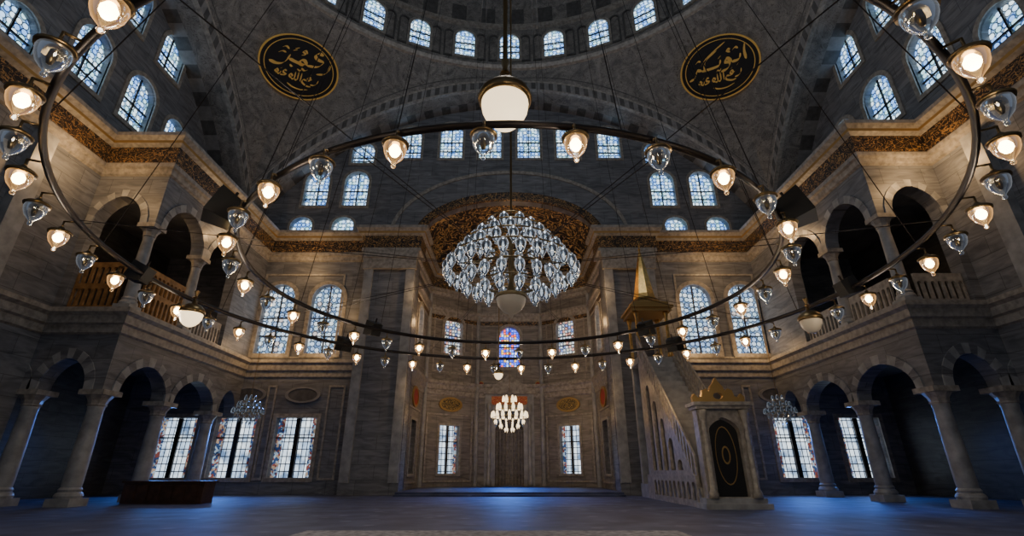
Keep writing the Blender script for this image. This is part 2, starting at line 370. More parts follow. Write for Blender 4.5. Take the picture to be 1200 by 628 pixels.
# semidome
base=[]
for i in range(1,6):
    for t in range(6): base.append(Vector(AP[i]).lerp(Vector(AP[i+1]),t/6))
base.append(Vector(AP[6])); vs=[];fs=[];m=9
for p in base:
    for j in range(m):
        th=math.pi/2*j/(m-1); c=math.cos(th); vs.append((p.x*c,24.1+(p.y-24.1)*c,SP+2.5*math.sin(th)))
for i in range(len(base)-1):
    for j in range(m-1): fs.append((i*m+j,i*m+j+1,(i+1)*m+j+1,(i+1)*m+j))
mkobj('ceiling_apse',mesh('ceiling_apse',vs,fs,M['arab'],smooth=True),kind='structure')
# mihrab
fm=Fr((0,31,0),(0,-1,0))
mi=empty('mihrab',(0,30.9,0.16),'tall carved marble prayer niche with pointed hood','prayer niche')
def child(o,p): o.parent=p; o.matrix_parent_inverse=Matrix.Translation(-p.location); return o
def arcp(n=12): return archpoly(0,.17,1.7,4.3,.9,pt=.3)
child(plate('surround',fm,rect(-1.5,1.5,.17,5.4),[arcp()],.12,M['stone'],z=.12),mi)
parts=[]
for r,z0,z1 in ((.85,.17,3.4),):
    parts.append(lathe_geo([(r,z0),(r,z1)],16,(0,31.0,0),0,math.pi,True))
    parts.append(lathe_geo([(r,3.4),(.8,3.45),(.62,3.8),(.6,3.82),(.4,4.1),(.38,4.12),(.15,4.4),(0,4.5)],12,(0,31.0,0),0,math.pi,True))
child(J('niche',parts,[M['apse']]),mi)
for k in range(-4,5):
    x=k*.19; yy=31+math.sqrt(max(0,.7225-x*x))-.02
    child(J('niche_rib',[tube_geo((x,yy,.2),(x,yy,3.3),.035,6)],[M['trim']]),mi)
for s in (-1,1):
    child(J('colonnette',[lathe_geo([(0,.17),(.17,.17),(.17,.4),(.11,.5),(.1,4.3),(.16,4.5),(.18,4.8),(0,4.8)],12,(s*1.22,30.82,0))],[M['stone']],True),mi)
child(plate('pediment',fm,[(-1.6,5.4),(1.6,5.4),(1.6,5.6),(1.1,5.75),(.7,6.1),(.3,6.35),(0,6.65),(-.3,6.35),(-.7,6.1),(-1.1,5.75),(-1.6,5.6)],[],.25,M['trim'],z=.25),mi)
child(plate('inscription_panel',fm,rect(-1.1,1.1,4.75,5.25),[],.04,M['redscript'],z=.17),mi)
# medallions
def medallion(fr,x,z,a,b,face,label,group):
    ring=[(x+a*math.cos(t*math.pi/16),z+b*math.sin(t*math.pi/16)) for t in range(32)]
    inn=[(x+a*.82*math.cos(t*math.pi/16),z+b*.78*math.sin(t*math.pi/16)) for t in range(32)]
    e=empty('wall_medallion',fr.p(x,z,0),label,'medallion',group)
    child(plate('rim',fr,ring,[inn],.1,M['gilt'] if face!='vd' else M['vl'],z=.08),e); child(plate('field',fr,inn,[],.05,M[face],z=.05),e)
for i in (1,2,4,5):
    P=Vector(AP[i]);Q=Vector(AP[i+1]); d=(Q-P); L=d.length; d.normalize(); fr=Fr((P.x,P.y,0),(d.y,-d.x,0))
    medallion(fr,L/2,4.65,.78 if i in(2,4) else .75,.42 if i in (2,4) else .55,'goldscript' if i in (2,4) else 'red','oval black and gilt medallion above a window' if i in (2,4) else 'round red enamel medallion with gilt rim','apse medallions')
for s in (-1,1): medallion(fm,s*1.78,5.9,.2,.3,'red','small red and gilt medallion beside the prayer niche','apse medallions')
for x in (-12.5,-9.9,9.9,12.8): medallion(fb,x,4.35,.85,.38,'vd','oval dark carved stone cartouche above a window','carved cartouches')
# ------------------------------------------------------------------ cornices
YFL,YFR=15.7,15.0
mainp=[(-15.5,-2),(-15.5,YFL),(-12.9,YFL),(-12.9,23.9),(-7.5,23.9),(-7.5,23.3),(-4.85,23.3),(-4.85,24.3),(-5.1,24.3),(-5.0,29),(-2.05,31),(2.05,31),(5.0,29),(5.1,24.3),(4.85,24.3),(4.85,23.3),(7.5,23.3),(7.5,23.9),(12.9,23.9),(12.9,YFR),(15.5,YFR),(15.5,-2)]
prof=[(0,11.3),(.1,11.35),(.12,11.55),(.22,11.6),(.22,11.75),(.18,11.8),(.24,12.45),(.40,12.55),(.42,12.65),(.55,12.8),(.55,12.95),(0,12.97)]
sweep('trim_main',mainp,prof,[M['trim'],M['script'],M['gilt']],[0,0,0,0,0,1,0,2,0,0,0])
prof2=[(0,5.15),(.08,5.2),(.1,5.45),(.2,5.5),(.22,5.75),(.34,5.85),(.34,6.0),(0,6.02)]
sweep(tname(),[(-15.5,-2),(-15.5,YFL),(-12.9,YFL),(-12.9,23.9),(-7.5,23.9)],prof2,[M['trim']],[0]*7)
sweep(tname(),[(7.5,23.9),(12.9,23.9),(12.9,YFR),(15.5,YFR),(15.5,-2)],prof2,[M['trim']],[0]*7)
sweep(tname(),AP[1:7],[(a*.6,b) for a,b in prof2],[M['trim']],[0]*7)
sweep(tname(),AP[1:7],[(a*.6,b+4.6) for a,b in prof2],[M['trim'],M['script']],[0,1,0,0,0,0,0])
# ------------------------------------------------------------------ gallery blocks
def arcy(zs,rise,t):
    c=math.cos(t); q=max(0.0,math.sin(t)); return zs+rise*(q**.9)*(1+.12*(1-abs(c)))
def arcade(fr,L,zs,ztop,ops,piers,rise,sx,x0=0):
    pts=[(x0,ztop),(x0,piers[0])]
    for i,(a,b) in enumerate(ops):
        pts.append((a,piers[i]))
        if piers[i]<zs-1e-3: pts.append((a,zs))
        N=14
        for k in range(1,N):
            t=math.pi*k/N; pts.append(((a+b)/2-(b-a)/2*math.cos(t),arcy(zs,rise,t)))
        pts.append((b,zs))
        if piers[i+1]<zs-1e-3: pts.append((b,piers[i+1]))
    if pts[-1][0]<L-1e-4: pts.append((L,piers[-1]))
    pts.append((L,ztop)); out=[]
    for p in pts:
        if not out or (abs(p[0]-out[-1][0])+abs(p[1]-out[-1][1]))>1e-4: out.append(p)
    return [(sx*x,y) for x,y in out]
def voussoirs(fr,a,b,zs,rise,w,sx,n=13,z=.04):
    vs=[];fs=[];I=[]
    def pt(t,e):
        R=(b-a)/2
        return (a+b)/2-(R+e)*math.cos(t), arcy(zs,rise+e,t)
    for k in range(n+1):
        t=math.pi*k/n; A=pt(t,0);B=pt(t,w)
        vs+=[fr.p(sx*A[0],A[1],z),fr.p(sx*B[0],B[1],z)]
        vs+=[fr.p(sx*A[0],A[1],-.02),fr.p(sx*B[0],B[1],-.02)]
    for k in range(n):
        q=4*k; r=q+4
        for f in ((q,q+1,r+1,r),(q,r,r+2,q+2),(q+1,q+3,r+3,r+1)): fs.append(f if sx>0 else f[::-1]); I.append(k%2)
    mkobj(tname(),mesh('v',vs,fs,[M['stone'],M['wall']],I),kind='structure')
def make_column():
    b=J('base',[box_geo(-.36,.36,-.36,.36,0,.22),lathe_geo([(0,.22),(.34,.22),(.36,.29),(.33,.36),(.28,.4),(.3,.46),(.26,.52),(0,.52)],24)],[M['stone']])
    s=J('shaft',[lathe_geo([(.25,.5),(.26,.7),(.25,1.5),(.215,2.75),(.23,2.8),(.23,2.86)],24)],[M['stone']],True)
    c=J('capital',[lathe_geo([(.22,2.84),(.27,2.9),(.25,2.94),(.28,3.05),(.38,3.2),(.4,3.22),(0,3.22)],8),box_geo(-.4,.4,-.4,.4,3.2,3.36)],[M['trim']])
    return [b,s,c]
proto=make_column(); first=True
def column(x,y,z,h,scl=1,group='arcade columns',lab='pale marble column with square plinth and carved capital'):
    global first
    e=empty('column',(x,y,z),lab,'column',group); e.scale=(scl,scl,h/3.36)
    for p in proto:
        q=p if first else p.copy()
        if not first: col.objects.link(q)
        q.parent=e
    first=False
for s in (-1,1):
    sx=-s; sd='left' if s<0 else 'right'; YF=YFL if s<0 else YFR; LL=23.9-YF
    X=s*12.9
    fs_=Fr((X,YF,0),(-s,0,0))
    cA,cB=((3.2,6.35) if s<0 else (3.7,7.0))
    ops=[(.65,cA-.25),(cA+.25,cB-.25),(cB+.25,LL-.3)]
    plate('wall_%s_arcade'%sd,fs_,arcade(fs_,LL,3.36,5.2,ops,[3.36,3.36,3.36,3.36],.95,sx,.5),[],.5,M['wall'],kind='structure')
    for a,b in ops[:2]: voussoirs(fs_,a,b,3.36,.95,.3,sx)
    ff=Fr((s*12.9,YF,0),(0,-1,0))
    plate('wall_%s_arcade_front'%sd,ff,arcade(ff,5.2,3.36,5.2,[(.6,2.1),(2.6,4.8)],[3.36]*3,.9,s),[],.5,M['wall'],kind='structure')
    voussoirs(ff,.6,2.1,3.36,.9,.3,s); voussoirs(ff,2.6,4.8,3.36,.9,.3,s)
    for (x,y) in ((13.15,YF+.3),(13.15,YF+cA),(13.15,YF+cB),(15.25,YF+.3)): column(s*x,y,0,3.36)
    uA=2.9; uB=5.7
    opu=[(.55,uA),(uA+.5,uB)]
    plate('wall_%s_gallery'%sd,fs_,arcade(fs_,LL,9.3,11.5,opu,[9.3,9.3,6.0],1.15,sx,.5),[],.5,M['wall'],kind='structure')
    for a,b in opu: voussoirs(fs_,a,b,9.3,1.15,.28,sx)
    plate('wall_%s_gallery_front'%sd,ff,arcade(ff,2.6,9.3,11.5,[(.55,2.3)],[9.3,6.0],1.0,s),[],.5,M['wall'],kind='structure')
    voussoirs(ff,.55,2.3,9.3,1.0,.26,s)
    for (x,y) in ((13.15,YF+.25),(13.15,YF+uA+.25)): column(s*x,y,6.0,3.3,.8,'gallery columns')
    a,b=sorted((s*12.92,s*18.2))
    J('floor_gallery',[box_geo(a,b,YF+.02,23.9,5.2,5.98)],[M['wall']],kind='structure')
    J('ceiling_gallery',[box_geo(a,b,YF+.02,23.9,11.5,12.95)],[M['wall']],kind='structure')
    a,b=sorted((s*18.2,s*18.6))
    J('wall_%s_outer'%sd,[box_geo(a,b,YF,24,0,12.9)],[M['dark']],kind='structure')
    fw=Fr((s*15.5,0,0),(-s,0,0)); hs=[]
    for y,z,w,h in ((16.1,14.0,1.5,2.4),(18.3,14.3,1.2,1.7),(16.9,17.6,1.4,2.0),(14.4,17.9,1.4,2.2),(13.6,14.0,1.5,2.4),(11.2,13.3,1.3,1.4),(11.2,16.5,1.4,2.4)):
        hs.append(window(fw,sx*y,z,w,h,w/2,'p_up',bars=2,fw=.18))
    plate('wall_%s'%sd,fw,[(sx*x,y) for x,y in [(-5.5,0),(YF,0),(YF,12.5),(23.9,12.5),(23.9,23),(-5.5,23)]],hs,.5,M['wall'],kind='structure')
    a,b=sorted((s*15.5,s*15.2)); J(tname(),[box_geo(a,b,12.9,13.5,6.0,11.3)],[M['stone']],kind='structure')
    def rail(fr,L,sgn,x0,mat,lab,top=7.1):
        n=int(L/.22); st=L/n; hs=[]
        for i in range(n):
            hs.append(archpoly(sgn*(x0+st*(i+.5)),6.2,st*.6,.62,st*.28,6))
            if top>7.5: hs.append(archpoly(sgn*(x0+st*(i+.5)),7.0,st*.6,.62,st*.28,6))
        plate('railing',fr,[(sgn*x,y) for x,y in rect(x0,x0+L,6.02,top)],hs,.08,M[mat],z=-.12,label=lab,cat='railing',group='gallery railings')
    g='loge' if s<0 else 'trim'; lb='brown gilded wood lattice screen of the gallery loge' if s<0 else 'pierced stone gallery railing'; tp=7.8 if s<0 else 7.1
    rail(fs_,2.1,sx,.6,g,lb,tp); rail(fs_,2.2,sx,3.4,'trim','pierced stone gallery railing'); rail(ff,1.6,s,.62,g,lb,tp)
# ------------------------------------------------------------------ arches, pendentives, dome
YC=8.4; R=13.8; ZS=13.2+H; RISE=7.45; RA=(R*R+RISE*RISE)/(2*RISE); ZR=22.0+H
def archz(x): return ZS+math.sqrt(max(0,RA*RA-x*x))-(RA-RISE)
def pend(t,sd,s):
    ang=math.atan(t)
    sq=Vector((R*t,R,archz(R*t))); rg=Vector((R*math.sin(ang),R*math.cos(ang),ZR))
    p=sq.lerp(rg,s); d=(rg-sq).length
    ra=Vector((math.sin(ang),math.cos(ang),.6)); p+=ra*(.09*max(0,d-1.8)*4*s*(1-s))
    c,q=math.cos(sd),math.sin(sd)
    return Vector((p.x*c+p.y*q,YC-p.x*q+p.y*c,p.z)),d
N=108
for k,sd in enumerate((0,math.pi/2,math.pi,-math.pi/2)):
    vs=[];fs=[];I=[]
    for i in range(N+1):
        t=-1+2*i/N; _,d=pend(t,sd,0); s1=min(.4,.5/d); s2=min(.5,.62/d); s3=min(.58,.85/d); s4=min(.62,.92/d)
        ss=[0,s1*.12,s1,s2,s3,s4]+[s4+(1-s4)*j/6 for j in range(1,7)]
        for s in ss: vs.append(pend(t,sd,s)[0])
    m=12
    for i in range(N):
        for j in range(m-1):
            fs.append((i*m+j,(i+1)*m+j,(i+1)*m+j+1,i*m+j+1)); I.append(3 if j==0 else (1+i%2 if j==1 else (3 if j==2 else (2 if j==4 else 0))))
    mkobj('ceiling_pendentive',mesh('pend',vs,fs,[M['ceil'],M['vl'],M['vd'],M['trim']],I),kind='structure')
    vs=[];fs=[];I=[]; dep=1.72
    for i in range(N+1):
        t=-1+2*i/N; c,q=math.cos(sd),math.sin(sd)
        for j in range(4):
            x,y=R*t,R+dep*(0,.12,.6,1)[j]; vs.append((x*c+y*q,YC-x*q+y*c,archz(R*t)))
    for i in range(N):
        for j in range(3): fs.append((i*4+j,i*4+j+1,(i+1)*4+j+1,(i+1)*4+j)); I.append((3,0,1+(i//2)%2)[j])
    mkobj('ceiling_arch',mesh('soffit',vs,fs,[M['ceil'],M['vl'],M['vd'],M['trim']],I),kind='structure')
dp=[(R,0),(R-.15,.05),(R-.25,.25),(R-.1,.4),(R,.45),(R,3.3),(R-.2,3.35),(R-.2,3.6)]
for j in range(0,13):
    th=math.pi/2*j/12; dp.append(((R-.1)*math.cos(th),3.7+8.5*math.sin(th)))
V,F=lathe_geo(dp,96,(0,YC,ZR),flip=True); 
mm=[]
for i in range(96):
    for k in range(len(dp)-1): mm.append(1 if k in (0,1,2,3,5,6) else (2 if k in (8,) and i%2 else 0))
mkobj('ceiling_dome',mesh('dome',V,F,[M['ceil'],M['trim'],M['vd']],mm),kind='structure')
for k in range(-5,6):
    a=math.radians(11.25*k); r=R-.03
    fr=Fr((r*math.sin(a),YC+r*math.cos(a),ZR),(-math.sin(a),-math.cos(a),0))
    window(fr,0,.85,1.15,1.95,.55,'p_dome',fw=.16,depth=-.03,proud=.12,bars=1)
    for q in (-1,1):
        a2=a+math.radians(5.625+1.6*q); fr=Fr((r*math.sin(a2),YC+r*math.cos(a2),ZR),(-math.sin(a2),-math.cos(a2),0))
        plate(tname(),fr,archpoly(0,.7,.6,2.1,.3),[archpoly(0,.8,.42,1.92,.21)],.08,M['vd'],z=.06,kind='structure')
# ------------------------------------------------------------------ calligraphy roundels
def nib(strokes,fr,z,sc,w0=.055,ang=55,sy=1):
    parts=[]
    nv=(math.cos(math.radians(ang)),math.sin(math.radians(ang)))
    for st in strokes:
        w=w0
        if isinstance(st[0],(int,float)): w=st[0]; st=st[1]
        P=[Vector(p) for p in st]; P=[P[0]*2-P[1]]+P+[P[-1]*2-P[-2]]; out=[]
        for i in range(1,len(P)-2):
            for k in range(6):
                t=k/6; a,b,c,d=P[i-1],P[i],P[i+1],P[i+2]
                out.append(.5*((2*b)+(c-a)*t+(2*a-5*b+4*c-d)*t*t+(3*b-a-3*c+d)*t**3))
        out.append(P[-2]); vs=[];fs=[]
        n=len(out)
        for i,p in enumerate(out):
            f=min(1,.35+min(i,n-1-i)*.35); x,y=p
            vs+=[fr.p((x-nv[0]*w*f)*sc,(y-nv[1]*w*f)*sc*sy,z),fr.p((x+nv[0]*w*f)*sc,(y+nv[1]*w*f)*sc*sy,z)]
        for i in range(n-1): fs.append((2*i,2*i+1,2*i+3,2*i+2))
        parts.append((vs,fs))
    return parts
def dot(x,y,r=.045): return (r,[(x-.02,y-.02),(x+.02,y+.02)])
W=.03
radi=[(W,[(.52,-.22),(.5,-.34),(.42,-.42),(.34,-.42)]),(W,[(.36,-.26),(.28,-.3),(.24,-.24),(.3,-.2),(.32,-.3),(.22,-.34)]),dot(.3,-.12,.022),(W,[(.22,-.34),(.14,-.32),(.12,-.42),(.24,-.5),(.36,-.5)]),
 (W,[(.08,-.14),(.07,-.42)]),(W,[(.0,-.14),(-.01,-.4),(-.08,-.4)]),(W,[(-.08,-.16),(-.09,-.4),(-.16,-.4)]),(W,[(-.16,-.4),(-.22,-.34),(-.2,-.26),(-.14,-.32),(-.2,-.42)]),
 (W,[(-.3,-.22),(-.36,-.2),(-.38,-.28),(-.3,-.34),(-.38,-.38),(-.44,-.38)]),(W,[(-.44,-.28),(-.46,-.38),(-.52,-.36)]),(W,[(-.52,-.36),(-.58,-.3),(-.54,-.24),(-.5,-.32),(-.56,-.4)]),dot(-.44,-.18,.022),
 (.024,[(-.06,-.05),(.02,-.09),(.04,-.03)]),(.024,[(.3,-.62),(.1,-.68),(-.1,-.66),(-.24,-.58)])]
abu=[(.055,[(.70,.50),(.67,.25),(.69,.02)]),
 (.05,[(.56,.24),(.54,.10),(.44,.06),(.34,.08)]),(.05,[(.34,.08),(.27,.2),(.2,.22),(.18,.12),(.28,.08),(.26,-.04),(.16,-.12),(.04,-.12)]),
 (.05,[(.06,.24),(.04,.10),(-.08,.06),(-.3,.06),(-.44,.08)]),(.05,[(-.36,.08),(-.34,.26),(-.22,.42),(.02,.56)]),(.045,[(.26,.74),(.0,.60),(-.3,.40),(-.44,.24)]),
 (.05,[(-.44,.08),(-.56,.14),(-.6,.02),(-.68,-.1),(-.8,-.12)]),
 dot(.46,-.06,.035),dot(-.06,-.07,.035),(W,[(.40,.42),(.48,.48),(.54,.42)]),(W,[(-.56,.36),(-.48,.42),(-.42,.38)]),(W,[(.3,.4),(.34,.46),(.3,.5),(.26,.46),(.34,.38)]),(W,[(.02,.30),(.10,.36)])]+radi
umar=[(.055,[(.52,.62),(.40,.66),(.32,.56),(.38,.46),(.56,.42)]),(.055,[(.56,.42),(.48,.26),(.34,.18),(.16,.16)]),
 (.055,[(.16,.16),(.08,.28),(-.02,.26),(-.02,.14),(.08,.12),(-.02,.14),(-.18,.16),(-.3,.2)]),
 (.055,[(-.3,.32),(-.34,.14),(-.44,-.02),(-.6,-.08),(-.76,-.04)]),(.05,[(.74,.40),(.72,.18),(.62,.04),(.44,-.02)]),
 (W,[(.12,.52),(.06,.60),(.0,.54),(.08,.48),(-.02,.42)]),(W,[(-.2,.56),(-.1,.62)]),(W,[(-.24,.48),(-.14,.54)]),(W,[(-.58,.28),(-.48,.36),(-.40,.34)]),(W,[(-.5,.48),(-.42,.54),(-.34,.48)]),(W,[(.2,.02),(.12,-.04),(.04,.02)]),(W,[(-.14,.04),(-.2,-.03),(-.26,.02)])]+radi
for s,st in ((-1,umar),(1,abu)):
    p,_=pend(s*.985,0,.71)
    n=Vector((-p.x,YC-p.y,0)).normalized()*1.0+Vector((0,0,-.95)); n.normalize()
    fr=Fr(p+n*.30,n); fr.spin(-s*11); SY=.80
    e=empty('calligraphy_roundel',fr.o,'round black panel with gold Arabic calligraphy and gilt rim','calligraphy panel','calligraphy roundels')
    circ=lambda r:[(r*math.cos(t*math.pi/32),SY*r*math.sin(t*math.pi/32)) for t in range(64)]
    child(plate('board',fr,circ(1.95),[],.1,M['disc']),e)
    child(plate('rim',fr,circ(2.0),[circ(1.92)],.2,M['goldleaf'],z=.06),e)
    child(plate('inner_ring',fr,circ(1.74),[circ(1.70)],.02,M['goldleaf'],z=.03),e)
    g=J('calligraphy',nib(st,fr,.03,1.95,.05,55,SY),[M['goldleaf']]); g['kind']='stuff'; child(g,e)
# ------------------------------------------------------------------ ring chandeliers
CY=8.3; ZRG=3.16+H
cup=[(.115,-.05),(.125,-.10),(.115,-.16),(.09,-.22),(.055,-.26),(.03,-.29),(.018,-.31),(.028,-.33),(.02,-.35),(0,-.36)]
def dup(o,parent,loc=(0,0,0),rz=0,sc=1):
    q=o.copy(); col.objects.link(q); q.parent=parent; q.location=loc; q.rotation_euler=(0,0,rz); q.scale=(sc,sc,sc); return q
lit_pos=[]
def ring(Rr,nl,rl,phase,lit0,lab,r_t):
    gap=rl-Rr
    holder=J('oil_lamp',[lathe_geo([(0,.05),(.03,.04),(.05,0),(.12,-.02),(.15,-.045),(.145,-.07),(0,-.06)],18),tube_geo((0,0,0),(0,0,.14),.014,6),tube_geo((-gap/.9,0,.15),(0,0,.135),.014,6)],[M['brass']],True)
    glassA=J('glass_cup',[lathe_geo(cup,18)],[M['glass']],True)
    glassB=J('glass_cup',[lathe_geo(cup,18)],[M['glasslit']],True)
    bulb=J('bulb',[lathe_geo([(0,-.06),(.035,-.07),(.062,-.12),(.06,-.16),(.035,-.20),(0,-.215)],12)],[M['bulb']],True)
    wick=J('burner',[lathe_geo([(0,-.06),(.03,-.08),(.035,-.16),(.02,-.22),(0,-.23)],8)],[M['brass']],True)
    e=empty('ring_chandelier',(0,CY,ZRG),lab,'chandelier','ring chandeliers')
    prof=[(Rr+r_t*math.cos(t*math.pi/5),r_t*1.2*math.sin(t*math.pi/5)) for t in range(11)]
    J('hoop',[lathe_geo(prof,128)],[M['iron']],True,parent=e)
    for k in range(nl):
        a=math.radians(phase+360/nl*k)-math.pi/2
        x,y=math.cos(a),math.sin(a)
        q=dup(holder,e,(x*rl,y*rl,-.15),a,.9)
        lit=(k%2==0)==lit0
        dup(glassB if lit else glassA,q); dup(bulb if lit else wick,q)
        if lit: lit_pos.append((x*rl,CY+y*rl,ZRG-.3))
    nc=12; 
    for k in range(nc):
        a=math.radians(360/nc*k+15)
        J('suspension_cable',[tube_geo((Rr*math.cos(a),Rr*math.sin(a),0),(.9*math.cos(a),.9*math.sin(a),26-ZRG),.007,4)],[M['iron']],parent=e)
    for k in range(8):
        a=math.radians(45*k+22.5)
        J('spoke',[tube_geo((Rr*math.cos(a),Rr*math.sin(a),0),(.3*math.cos(a),.3*math.sin(a),.3),.006,4)],[M['iron']],parent=e)
    for o in (holder,glassA,glassB,bulb,wick): bpy.data.objects.remove(o)
ring(6.38,50,6.52,-24.7,True,'huge dark bronze hoop hung with glass oil lamps',.036)
ring(4.42,32,4.5,-14.4,True,'smaller inner bronze hoop hung with glass oil lamps',.036)
# central crystal chandelier
cc=empty('crystal_chandelier',(0.03,CY,H+3.2),'tiered chandelier of many clear glass cups on a long rod','chandelier')
J('stem',[tube_geo((0,0,-.3),(0,0,26-H-3.2),.022,8),lathe_geo([(0,-.5),(.05,-.4),(.09,-.2),(.04,0),(.06,.3),(.03,.6),(.08,.9),(.03,1.1),(0,1.2)],12)],[M['brass']],parent=cc)
tiers=[(1.0,.42,9),(.72,.7,15),(.42,.95,20),(.1,1.18,26),(-.12,.88,18),(-.28,.55,10)]
parts=[]
for z,r,n in tiers:
    parts.append(lathe_geo([(r+.015*math.cos(t*math.pi/3),z+.24+.015*math.sin(t*math.pi/3)) for t in range(7)],40))
    for k in range(8):
        a=k*math.pi/4; parts.append(tube_geo((0,0,z+.4),(r*math.cos(a),r*math.sin(a),z+.24),.01,4))
J('frame',parts,[M['brass']],parent=cc)
cr=J('glass_cup',[lathe_geo([(.0,.235),(.03,.23),(.03,.19),(.075,.18),(.09,.12),(.075,.04),(.045,-.02),(.02,-.05),(.025,-.08),(0,-.10)],10)],[M['crystal']],True,parent=cc)
pn=J('crystal_drop',[lathe_geo([(0,.16),(.022,.10),(.03,.05),(.015,0),(0,-.02)],6)],[simple('crystal_glint_glow',(.9,.95,1),.1,emit=(.92,.95,1),es=2.0)],parent=cc)  # glowing cores put inside the cups to stand in for glints
for z,r,n in tiers:
    for k in range(n):
        a=2*math.pi*(k+.3*z)/n
        for src in (cr,pn): q=src.copy(); col.objects.link(q); q.parent=cc; q.location=(r*math.cos(a),r*math.sin(a),z)
bpy.data.objects.remove(cr); bpy.data.objects.remove(pn)
J('bottom_bowl',[lathe_geo([(.26,-.28),(.27,-.34),(.24,-.46),(.16,-.56),(.05,-.62),(.03,-.68),(0,-.7)],24)],[M['globeoff']],True,parent=cc)
J('bowl_rim',[lathe_geo([(.24,-.25),(.29,-.27),(.29,-.32),(.25,-.34)],24)],[M['brass']],parent=cc)
# globe lamps
def globe(x,y,z,r,lit,lab,rodtop):
    e=empty('globe_lamp',(x,y,z),lab,'pendant lamp')
    J('opal_bowl',[lathe_geo([(r*.95,.35*r),(r,0),(r*.95,-.35*r),(r*.78,-.75*r),(r*.5,-1.05*r),(r*.2,-1.2*r),(0,-1.22*r)],28)],[M['globe'] if lit else M['globeoff']],True,parent=e)
    J('brass_cap',[lathe_geo([(r*.98,.10*r),(r*1.12,.14*r),(r*1.16,.3*r),(r*1.1,.5*r),(r*.9,.75*r),(r*.6,1.0*r),(r*.25,1.15*r),(r*.15,1.5*r),(0,1.55*r)],28)],[M['brass']],True,parent=e)
    J('rod',[tube_geo((0,0,r*.9),(0,0,rodtop-z),.03 if r>.25 else .012,8),lathe_geo([(0,1.6*r),(.06,1.7*r),(.02,1.9*r),(.05,2.4*r),(0,2.6*r)],8)],[M['brass']],parent=e)
globe(-.05,4.25,H+3.73,.26,True,'large lit opal glass globe lamp with brass cap',26)
globe(-6.2,9.1,H+2.82,.2,True,'lit opal glass bowl lamp below the bronze hoop',ZRG)
globe(6.1,9.5,H+2.80,.2,False,'unlit opal glass bowl lamp below the bronze hoop',ZRG)
globe(-.25,11.2,H+2.05,.1,True,'small lit glass lamp on a thin rod',ZRG+1)
# loudspeakers
def speaker(x,y,z,s):
    e=empty('loudspeaker',(x,y,z),'black loudspeaker box fixed to the bronze hoop','loudspeaker','hoop loudspeakers')
    d=Vector((-x,CY-y)); e.rotation_euler=(math.radians(-20),0,math.atan2(d.y,d.x)+math.pi/2+math.pi)
    w=s/2
    J('cabinet',[([Vector(v) for v in ((-w,-w*.8,-w),(w,-w*.8,-w),(w*.7,w*.8,-w*.8),(-w*.7,w*.8,-w*.8),(-w,-w*.8,w),(w,-w*.8,w),(w*.7,w*.8,w*.8),(-w*.7,w*.8,w*.8))],[(0,3,2,1),(4,5,6,7),(0,1,5,4),(2,3,7,6),(0,4,7,3),(1,2,6,5)])],[M['black']],parent=e)
    J('grille',[box_geo(-w*.9,w*.9,-w*.84,-w*.78,-w*.9,w*.9)],[M['grille']],parent=e)
    J('bracket',[tube_geo((0,0,w*.9),(0,0,w*1.5),.02,6)],[M['iron']],parent=e)
for x,y,s in ((-3.78,5.65,.42),(3.78,5.65,.42),(-6.45,7.9,.34),(6.35,8.6,.34),(-3.3,11.5,.36),(3.3,11.5,.36),(-4.5,13.1,.4),(4.5,13.1,.4)):
    speaker(x,y,ZRG+.04,s)
# small chandeliers
def small_ch(x,y,z,r,lit,rodz,lab):
    e=empty('small_chandelier',(x,y,z),lab,'chandelier','small crystal chandeliers')
    mt=[M['globe'] if lit else M['crystal']]
    parts=[tube_geo((0,0,-.3*r),(0,0,rodz-z),.012,6)]; c0=None
    for zz,rr,n in ((r*.9,r*.35,6),(r*.45,r*.7,10),(0,r,16)):
        parts.append(lathe_geo([(rr+.012*math.cos(t*math.pi/3),zz+.012*math.sin(t*math.pi/3)) for t in range(7)],24))
        for k in range(n):
            a=2*math.pi*k/n
            if c0 is None: c0=J('glass_cup',[lathe_geo([(0,.02),(r*.09,.0),(r*.10,r*.12),(r*.06,r*.3),(0,r*.36)],7)],mt,parent=e); q=c0
            else: q=c0.copy(); col.objects.link(q); q.parent=e
            q.location=(rr*math.cos(a),rr*math.sin(a),zz)
            if k%2==0: parts.append(tube_geo((0,0,zz+.2*r),(rr*math.cos(a),rr*math.sin(a),zz),.01,4))
    J('frame',parts,[M['brass']],parent=e)
    cups=[]
    for zz,rr,n in ((-.2*r,r*.85,14),(-.45*r,r*.55,10),(-.65*r,r*.25,6)):
        for k in range(n):
            a=2*math.pi*k/n; cups.append(lathe_geo([(0,.1*r),(r*.06,0),(0,-.18*r)],6,(rr*math.cos(a),rr*math.sin(a),zz)))
    J('crystal_drops',cups,mt,parent=e,kind='stuff')
small_ch(0,26.5,H+2.6,.9,True,14.9,'lit crystal chandelier in front of the prayer niche')
small_ch(-11.2,21.6,H+2.3,.6,False,5.2+1.2,'unlit dark crystal chandelier with glass pendants')
small_ch(11.6,21.6,H+2.3,.6,False,5.2+1.2,'unlit dark crystal chandelier with glass pendants')
